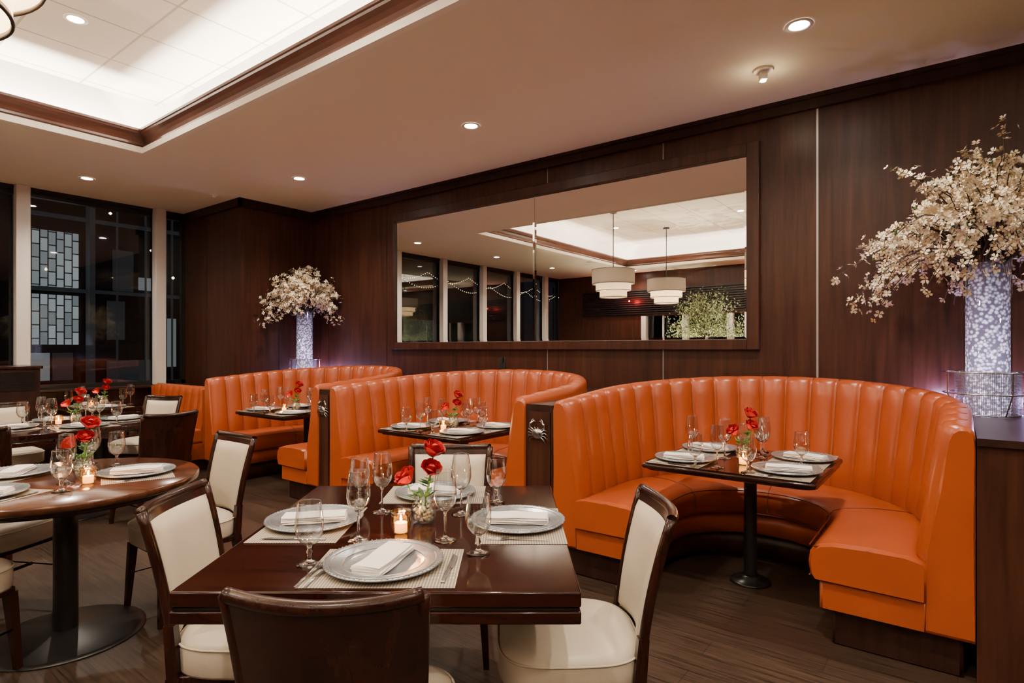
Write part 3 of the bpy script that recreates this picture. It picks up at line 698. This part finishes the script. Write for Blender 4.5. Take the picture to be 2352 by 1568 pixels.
def setting(fr, x, y, rot, z=TZ, nap=0.3):
    rz = fr.rz+rot
    f2 = Fr(*fr(x, y, 0)[:2], rz)
    put(MAT_, 'placemat', f2(0, 0, z), rz); z1 = z+0.0022
    put(PLT, 'charger_plate', f2(0, 0, z1), rz)
    put(NAP, 'folded_napkin', f2(0, -0.01, z1+0.0035), rz+nap)
    put(FRK, 'fork', f2(-0.186, -0.01, z1), rz)
    put(KNF, 'table_knife', f2(0.187, -0.02, z1), rz)
def candle_light(x, y, z, e=2.4):
    l = bpy.data.lights.new('candle_flame_light', 'POINT'); l.energy = e; l.color = (1, 0.5, 0.18); l.shadow_soft_size = 0.012
    o = bpy.data.objects.new('candle_flame_light', l); o.location = (x, y, z+0.085); scene.collection.objects.link(o)

# foreground table
f0 = Fr(0, 0, TH)
def fg(me, n, r, d, rot=0, z=TZ+0.0003): return put(me, n, f0(r, d, z), TH+rot)
def fset(r, d, mr, md, mrot, nap):
    fg(MAT_, 'placemat', mr, md, mrot, TZ); fg(PLT, 'charger_plate', r, d, 0, TZ+0.0022)
    fg(NAP, 'folded_napkin', r, d, nap, TZ+0.0057)
fset(-0.373, 1.712, -0.36, 1.69, 0, radians(-16))
fset(-0.715, 2.13, -0.72, 2.11, pi/2, radians(-80))
fset(0.02, 2.12, 0.03, 2.10, pi/2, radians(86))
fset(-0.33, 2.53, -0.33, 2.53, 0, radians(80))
fg(FRK, 'fork', -0.53, 1.64, radians(-8), TZ+0.0022); fg(FRK, 'fork', -0.556, 1.64, radians(-8), TZ+0.0022)
fg(KNF, 'table_knife', -0.178, 1.68, radians(-4), TZ+0.0022)
fg(FRK, 'fork', 0.02, 1.925, radians(84), TZ+0.0022)
fg(KNF, 'table_knife', -0.72, 1.93, radians(88), TZ+0.0022)
for (r_, d_) in [(-0.59, 1.71), (-0.103, 1.80), (-0.625, 2.41), (-0.064, 2.40)]: fg(GOB, 'water_goblet', r_, d_)
for (r_, d_) in [(-0.505, 1.93), (-0.50, 2.26), (-0.22, 1.93), (-0.193, 2.23)]: fg(WIN, 'wine_glass', r_, d_)
fg(CND, 'votive_candle', -0.378, 2.0); candle_light(*F(-0.378, 2.0)[:2], TZ)
fg(RSV, 'rose_vase', -0.32, 2.13)

# round table
def sett2(r, d, mrot, nap):
    fg(MAT_, 'placemat', r, d, mrot, TZ); fg(PLT, 'charger_plate', r, d, 0, TZ+0.0022); fg(NAP, 'folded_napkin', r, d, nap, TZ+0.0057)
    a = mrot; fg(KNF, 'table_knife', r+0.187*cos(a), d+0.187*sin(a), mrot, TZ+0.0022); fg(FRK, 'fork', r-0.186*cos(a), d-0.186*sin(a), mrot, TZ+0.0022)
sett2(-1.89, 2.96, radians(125), radians(-65)); sett2(-2.27, 2.50, radians(-10), radians(-75)); sett2(-2.48, 2.93, radians(-100), 0.3)
fg(GOB, 'water_goblet', -1.98, 2.58); fg(GOB, 'water_goblet', -2.30, 3.20); fg(WIN, 'wine_glass', -2.08, 2.74); fg(WIN, 'wine_glass', -2.20, 3.08); fg(GOB, 'water_goblet', -2.12, 3.15)
fg(CND, 'votive_candle', -1.97, 2.73); candle_light(*F(-1.97, 2.73)[:2], TZ)
fg(RSV, 'rose_vase', -2.10, 2.88)

# table near the windows and the small banquette table
for (tx, ty, hx) in [(-5.92, 1.68, 0.33), (-7.45, 2.38, 0.22)]:
    fr = Fr(tx, ty, 0); big = hx > 0.3
    if big:
        for (x, y, rot) in ((hx, 0.0, pi/2), (-hx, 0, -pi/2), (0, 0.385, pi), (0, -0.385, 0)): setting(fr, x, y, rot, nap=0.2)
        for q in ((0.24, 0.26), (-0.24, -0.26), (-0.26, 0.24), (0.26, -0.24)): put(GOB, 'water_goblet', fr(q[0], q[1], TZ+0.0003))
        for q in ((0.13, 0.17), (-0.13, -0.16), (-0.13, 0.15), (0.13, -0.16)): put(WIN, 'wine_glass', fr(q[0], q[1], TZ+0.0003))
    else:
        setting(fr, hx, 0, pi/2, nap=0.2)
        setting(fr, -hx, 0, -pi/2, nap=0.2)
        for q in ((0.02, 0.22), (-0.03, -0.27)): put(GOB, 'water_goblet', fr(q[0], q[1], TZ+0.0003))
        for q in ((-0.02, 0.31), (0.0, -0.16)): put(WIN, 'wine_glass', fr(q[0], q[1], TZ+0.0003))
    put(CND, 'votive_candle', fr(0.0, -0.08, TZ+0.0003)); candle_light(*fr(0.0, -0.08, TZ)[:2], TZ)
    put(RSV, 'rose_vase', fr(0.0, 0.04, TZ+0.0003), 0.9)
# booth tables
for cx in CXS:
    fr = Fr(cx-0.01, 3.5, 0); z = 0.7402
    for (x, y, rot) in [(-0.27, -0.2, -pi/2), (-0.27, 0.225, -pi/2), (0.27, -0.2, pi/2), (0.27, 0.225, pi/2)]:
        setting(fr, x, y, rot, z, nap=0.25 if y < 0 else -0.2)
    for q in ((-0.15, -0.375), (0.30, 0.012), (-0.06, 0.21), (0.02, 0.33), (0.12, -0.36)): put(GOB, 'water_goblet', fr(q[0], q[1], z+0.0003))
    for q in ((-0.05, -0.32), (-0.31, 0.012), (0.062, 0.12), (0.05, 0.235), (-0.10, -0.03)): put(WIN, 'wine_glass', fr(q[0], q[1], z+0.0003))
    put(CND, 'votive_candle', fr(0.04, -0.16, z+0.0003)); candle_light(*fr(0.04, -0.16, z)[:2], z)
    put(RSV, 'rose_vase', fr(0.0, 0.0, z+0.0003), 0.6)

# ------------------------------------------------------------------ tall floral arrangements
def arrangement(seed, name, loc, rz, nbr=95, lmin=0.38, lmax=0.66):
    rnd = random.Random(seed); b = B()
    top = 0.84; rv = 0.105
    b.cyl(0, 0, 0.004, top-0.01, rv-0.008, 'crystal_fill', 40)
    b.lathe([(rv, 0.0), (rv, top+0.03), (rv-0.004, top+0.03), (rv-0.004, 0.0)], 'vase_glass', 40)
    b.lathe([(0.145, 0.005), (0.145, 0.235)], 'perforated', 48)
    for (rr, z) in ((0.145, 0.005), (0.145, 0.235), (0.20, 0.235), (0.20, 0.12)):
        b.tube([(rr*cos(2*pi*k/48), rr*sin(2*pi*k/48), z) for k in range(49)], 0.0035, 'steel', 6, cap=False)
    for k in range(4):
        a = k*pi/2+0.5; b.tube([(0.20*cos(a), 0.20*sin(a), 0.235), (0.20*cos(a), 0.20*sin(a), 0.12), (0.147*cos(a), 0.147*sin(a), 0.003)], 0.004, 'steel', 6)
        b.tube([(0.20*cos(a), 0.20*sin(a), 0.235), (0.145*cos(a), 0.145*sin(a), 0.235)], 0.003, 'steel', 6)
    def blossom(p, s, n):
        n = n.normalized(); q = n.to_track_quat('Z', 'Y').to_matrix(); mat = 'blossom' if rnd.random() < 0.7 else 'blossom_warm'
        vs = []; fs = []; a00 = rnd.random()*6
        cup = rnd.uniform(0.1, 0.6)
        for k in range(4):
            a = a00+2*pi*k/4; o = len(vs)
            for (rr, da, zz) in ((0.08, 0, 0), (0.62, -0.58, 0.3), (1.0, -0.30, 0.75), (0.90, 0, 0.62), (1.0, 0.30, 0.75), (0.62, 0.58, 0.3)):
                v = Vector((rr*cos(a+da), rr*sin(a+da), zz*cup))*s; vs.append(tuple(p+q@v))
            fs += [(o, o+1, o+2, o+3), (o, o+3, o+4, o+5)]
        b.add(vs, fs, mat)
        b.add([tuple(p+q@(Vector(t)*s)) for t in ((0.12, 0, 0.15), (-0.06, 0.1, 0.15), (-0.06, -0.1, 0.15), (0, 0, 0.25))], [(0, 1, 3), (1, 2, 3), (2, 0, 3)], 'pistil')
    for i in range(nbr):
        az = rnd.uniform(0, 2*pi); el = radians(rnd.choice([rnd.uniform(-26, 20), rnd.uniform(5, 50), rnd.uniform(35, 88)]))
        L = rnd.uniform(lmin, lmax)*(1-0.20*max(0, sin(el)))
        if rnd.random() < 0.10: L *= 1.22
        d = Vector((cos(az)*cos(el), sin(az)*cos(el), sin(el)))
        p0 = Vector((rnd.uniform(-0.05, 0.05), rnd.uniform(-0.05, 0.05), top-0.05)); pts = []
        droop = 0.12*cos(el)
        for k in range(7):
            t = k/6; p = p0+Vector((0, 0, 0.15*min(1, t*2.2)))+d*L*t+Vector((0, 0, 0.10*sin(pi*t)*cos(el)-droop*t*t))
            wob = 0.02*t; p += Vector((rnd.uniform(-wob, wob), rnd.uniform(-wob, wob), rnd.uniform(-wob, wob)))
            pts.append(p)
        lim = W-0.04
        def fixw(p):
            return loc[1]+p.y < lim and loc[0]+p.x > -6.86
        pts = [p for p in pts if fixw(p)]
        if len(pts) < 3: continue
        b.tube(pts, [0.004*(1-0.75*k/len(pts))+0.0008 for k in range(len(pts))], 'bark', 5)
        for k in range(21):
            t = (rnd.uniform(0.26, 1.0)**0.8)*(len(pts)-1); j = min(int(t), len(pts)-2); p = pts[j].lerp(pts[j+1], t-j)
            off = Vector((rnd.gauss(0, 1), rnd.gauss(0, 1), rnd.gauss(0, 1)))*0.024
            if fixw(p+off*1.5): blossom(p+off, rnd.uniform(0.015, 0.027), (off.normalized()+Vector((0, -0.3, 0.2))+d*0.4))
        for k in range(2):
            j = rnd.randrange(1, len(pts)); leafq(b, pts[j], (rnd.gauss(0, 1), rnd.gauss(0, 1), rnd.gauss(0, 1)+.3), 0.03, 0.015)
    for k in range(6):   # a few larger white roses
        a = rnd.uniform(0, 6.28); el = rnd.uniform(0.2, 1.2); p = Vector((cos(a)*cos(el)*0.40, -abs(sin(a))*cos(el)*0.36, top+0.10+0.34*sin(el)))
        if not fixw(p): continue
        for q in range(16):
            an = q*2.4; rr = 0.004+0.0022*q; blossom(p+Vector((cos(an)*rr, sin(an)*rr*0.5, rr*0.5*sin(an))), 0.022, Vector((cos(an)*rr*20, -1, sin(an)*rr*20)))
    b.obj(name, loc, rz)
arrangement(11, 'floral_arrangement', (0.13, 4.15, 1.0152), 0, 195, 0.40, 0.70)
arrangement(23, 'floral_arrangement', (-6.58, 4.33, 1.0102), 0, 165, 0.36, 0.62)
def point(name, loc, e, col, r=0.05):
    l = bpy.data.lights.new(name, 'POINT'); l.energy = e; l.color = col; l.shadow_soft_size = r
    o = bpy.data.objects.new(name, l); o.location = loc; scene.collection.objects.link(o)
for (x, y) in ((0.13, 4.15), (-6.56, 4.33)):
    for dx in (-0.22, 0.24): point('vase_uplight', (x+dx, 4.56, 1.06), 12, (0.60, 0.46, 1.0), 0.03)

# shrub in planter (seen in the mirror), lit from below
def shrub(loc, h0, rx, rz_, n, seed):
    rnd = random.Random(seed); b = B()
    b.rbox(-0.5, 0.5, -0.25, 0.25, 0.0, 0.75, 'dark_wood', 0.02); b.box(-0.45, 0.45, -0.2, 0.2, 0.75, 0.76, 'bark')
    for k in range(55):
        a = rnd.uniform(0, 6.28); el = rnd.uniform(0.0, 1.5); d = Vector((cos(a)*cos(el)*rx, sin(a)*cos(el)*rx*0.7, sin(el)*rz_)); c0 = Vector((0, 0, h0))
        b.tube([(0, 0, 0.76), tuple(c0), tuple(c0+d*0.5), tuple(c0+d)], [0.012, 0.008, 0.005, 0.002], 'bark', 5)
        for q in range(n):
            t = rnd.uniform(0.3, 1.05); p = c0+d*t+Vector((rnd.gauss(0, .07), rnd.gauss(0, .07), rnd.gauss(0, .07)))
            leafq(b, p, (rnd.gauss(0, 1), rnd.gauss(0, 1), rnd.gauss(0, 1)), 0.055, 0.025, 'tree_leaf')
    b.obj('potted_shrub', loc)
shrub((-4.05, -2.6, 0), 1.5, 0.85, 1.0, 80, 5)
def upspot(x, y, z, e, rx, col, ang=110):
    l = bpy.data.lights.new('planter_uplight', 'SPOT'); l.energy = e; l.color = col; l.spot_size = radians(ang); l.spot_blend = 0.6; l.shadow_soft_size = 0.012
    o = bpy.data.objects.new('planter_uplight', l); o.location = (x, y, z); o.rotation_euler = (pi+rx, 0, 0); scene.collection.objects.link(o)
upspot(-4.65, -2.15, 0.80, 130, 0.25, (1, 0.92, 0.72)); upspot(-3.45, -2.15, 0.80, 130, 0.25, (1, 0.92, 0.72)); upspot(-4.05, -2.42, 0.80, 420, -0.15, (1, 0.84, 0.58), 120)

# ------------------------------------------------------------------ pendants
def pendant(x, y):
    b = B(); b.cyl(0, 0, ZT-0.03, ZT-0.001, 0.06, 'black_metal'); b.cyl(0, 0, 2.66, ZT-0.02, 0.008, 'black_metal', 10)
    for a in range(3):
        t = a*2*pi/3; b.tube([(0, 0, 2.74), (0.366*cos(t), 0.366*sin(t), 2.74)], 0.003, 'black_metal', 5)
    for (r_, z0, z1, m_) in ((0.37, 2.50, 2.75, 'shade_grey'), (0.305, 2.385, 2.52, 'shade_cream'), (0.235, 2.27, 2.40, 'shade_cream')):
        b.lathe([(r_, z0), (r_, z1)], m_, 56)
        for z in (z0, z1): b.tube([(r_*cos(2*pi*k/56), r_*sin(2*pi*k/56), z) for k in range(57)], 0.005, 'ring_black', 6, cap=False)
    b.lathe([(0, 2.285), (0.235, 2.285)], 'shade_cream', 56); b.lathe([(0.235, 2.395), (0.305, 2.395)], 'shade_cream', 56); b.lathe([(0.305, 2.51), (0.37, 2.51)], 'shade_cream', 56)
    b.obj('drum_pendant_lamp', (x, y, 0)); point('pendant_bulb', (x, y, 2.58), 120, (1, 0.75, 0.48), 0.05)
for (x, y) in [(-2.13, 0.23), (-4.80, 0.06), (-4.6, -1.8), (0.6, -1.2), (1.6, 1.0)]: pendant(x, y)  # last two are out of view, added to brighten the ceiling

# ------------------------------------------------------------------ downlights
def downlight(x, y, z, e=180, ang=138):
    b = B(); b.lathe([(0.072, -0.0005), (0.074, -0.004), (0.056, -0.007), (0.05, -0.003)], 'lamp_trim', 32, (0, 0, 0)); b.lathe([(0.0, -0.0025), (0.052, -0.0025)], 'lamp_disc', 32)
    b.obj('recessed_downlight', (x, y, z))
    l = bpy.data.lights.new('downlight_beam', 'SPOT'); l.energy = e; l.color = (1, 0.85, 0.68); l.spot_size = radians(ang); l.spot_blend = 0.9; l.shadow_soft_size = 0.05
    o = bpy.data.objects.new('downlight_beam', l); o.location = (x, y, z-0.03); scene.collection.objects.link(o)
for (x, y) in [(-0.71, 3.60), (-3.16, 3.61), (-5.60, 3.62), (-7.40, 2.25), (1.8, 3.6), (-7.3, 0.2), (-7.3, -1.8), (-6.0, -3.3), (-3.0, -3.3), (0.0, -3.3)]: downlight(x, y, ZC)  # those after the first four lie outside direct view, added for fill light
for (x, y) in [(-5.1, 1.48), (-2.9, 1.48), (-0.6, 1.48), (-5.4, -1.2), (-3.0, -1.2), (-0.6, -0.8), (1.5, 0.0)]: downlight(x, y, ZT, 230)  # only the first is in direct view; the others are added fill
b = B(); b.cyl(0, 0, -0.012, 0, 0.06, 'lamp_trim', 28); b.rbox(-0.022, 0.022, -0.03, 0.03, -0.07, -0.012, 'lamp_trim', 0.006); b.cyl(0, 0.0, -0.075, -0.069, 0.016, 'lamp_disc', 14); b.obj('adjustable_spotlight', (-1.01, 4.04, ZC), 0.5)
point('spot_fixture_bulb', (-1.01, 4.04, ZC-0.10), 1.6, (1, 0.75, 0.4), 0.02)
b = B(); b.cyl(0, 0, -0.012, 0, 0.045, 'lamp_trim', 28); b.cyl(0, 0, -0.03, -0.012, 0.02, 'lamp_trim', 14); b.obj('ceiling_sensor', (-7.0, 3.40, ZC))

# cove lights in the tray trough
def strip(x, y, lx, ly, e):
    l = bpy.data.lights.new('cove_led', 'AREA'); l.shape = 'RECTANGLE'; l.size = lx; l.size_y = ly; l.energy = e; l.color = (1, 0.91, 0.80)
    o = bpy.data.objects.new('cove_led', l); o.location = (x, y, ZC+0.10); o.rotation_euler = (pi, 0, 0); scene.collection.objects.link(o)
xm, ym = (HX0+HX1)/2, (HY0+HY1)/2
strip(xm, HY1+0.14, HX1-HX0, 0.04, 370); strip(xm, HY0-0.14, HX1-HX0, 0.04, 370)
strip(HX0-0.14, ym, 0.04, HY1-HY0, 215); strip(HX1+0.14, ym, 0.04, HY1-HY0, 215)
point('red_accent_lamp', (-6.2, -3.45, 2.5), 14, (1, 0.03, 0.03), 0.01); point('red_accent_lamp', (-3.2, -3.55, 2.3), 9, (1, 0.03, 0.03), 0.01)

# ------------------------------------------------------------------ world & camera
w = bpy.data.worlds.new('night'); scene.world = w; w.use_nodes = True
w.node_tree.nodes['Background'].inputs[0].default_value = (0.012, 0.014, 0.02, 1); w.node_tree.nodes['Background'].inputs[1].default_value = 0.6
cam = bpy.data.cameras.new('camera'); co = bpy.data.objects.new('camera', cam); scene.collection.objects.link(co)
cam.sensor_width = 36; cam.lens = 36*1349/2352; cam.shift_y = 16/2352; cam.clip_start = 0.05
co.location = (0, 0, 1.38); co.rotation_euler = (pi/2, 0, TH)
scene.camera = co
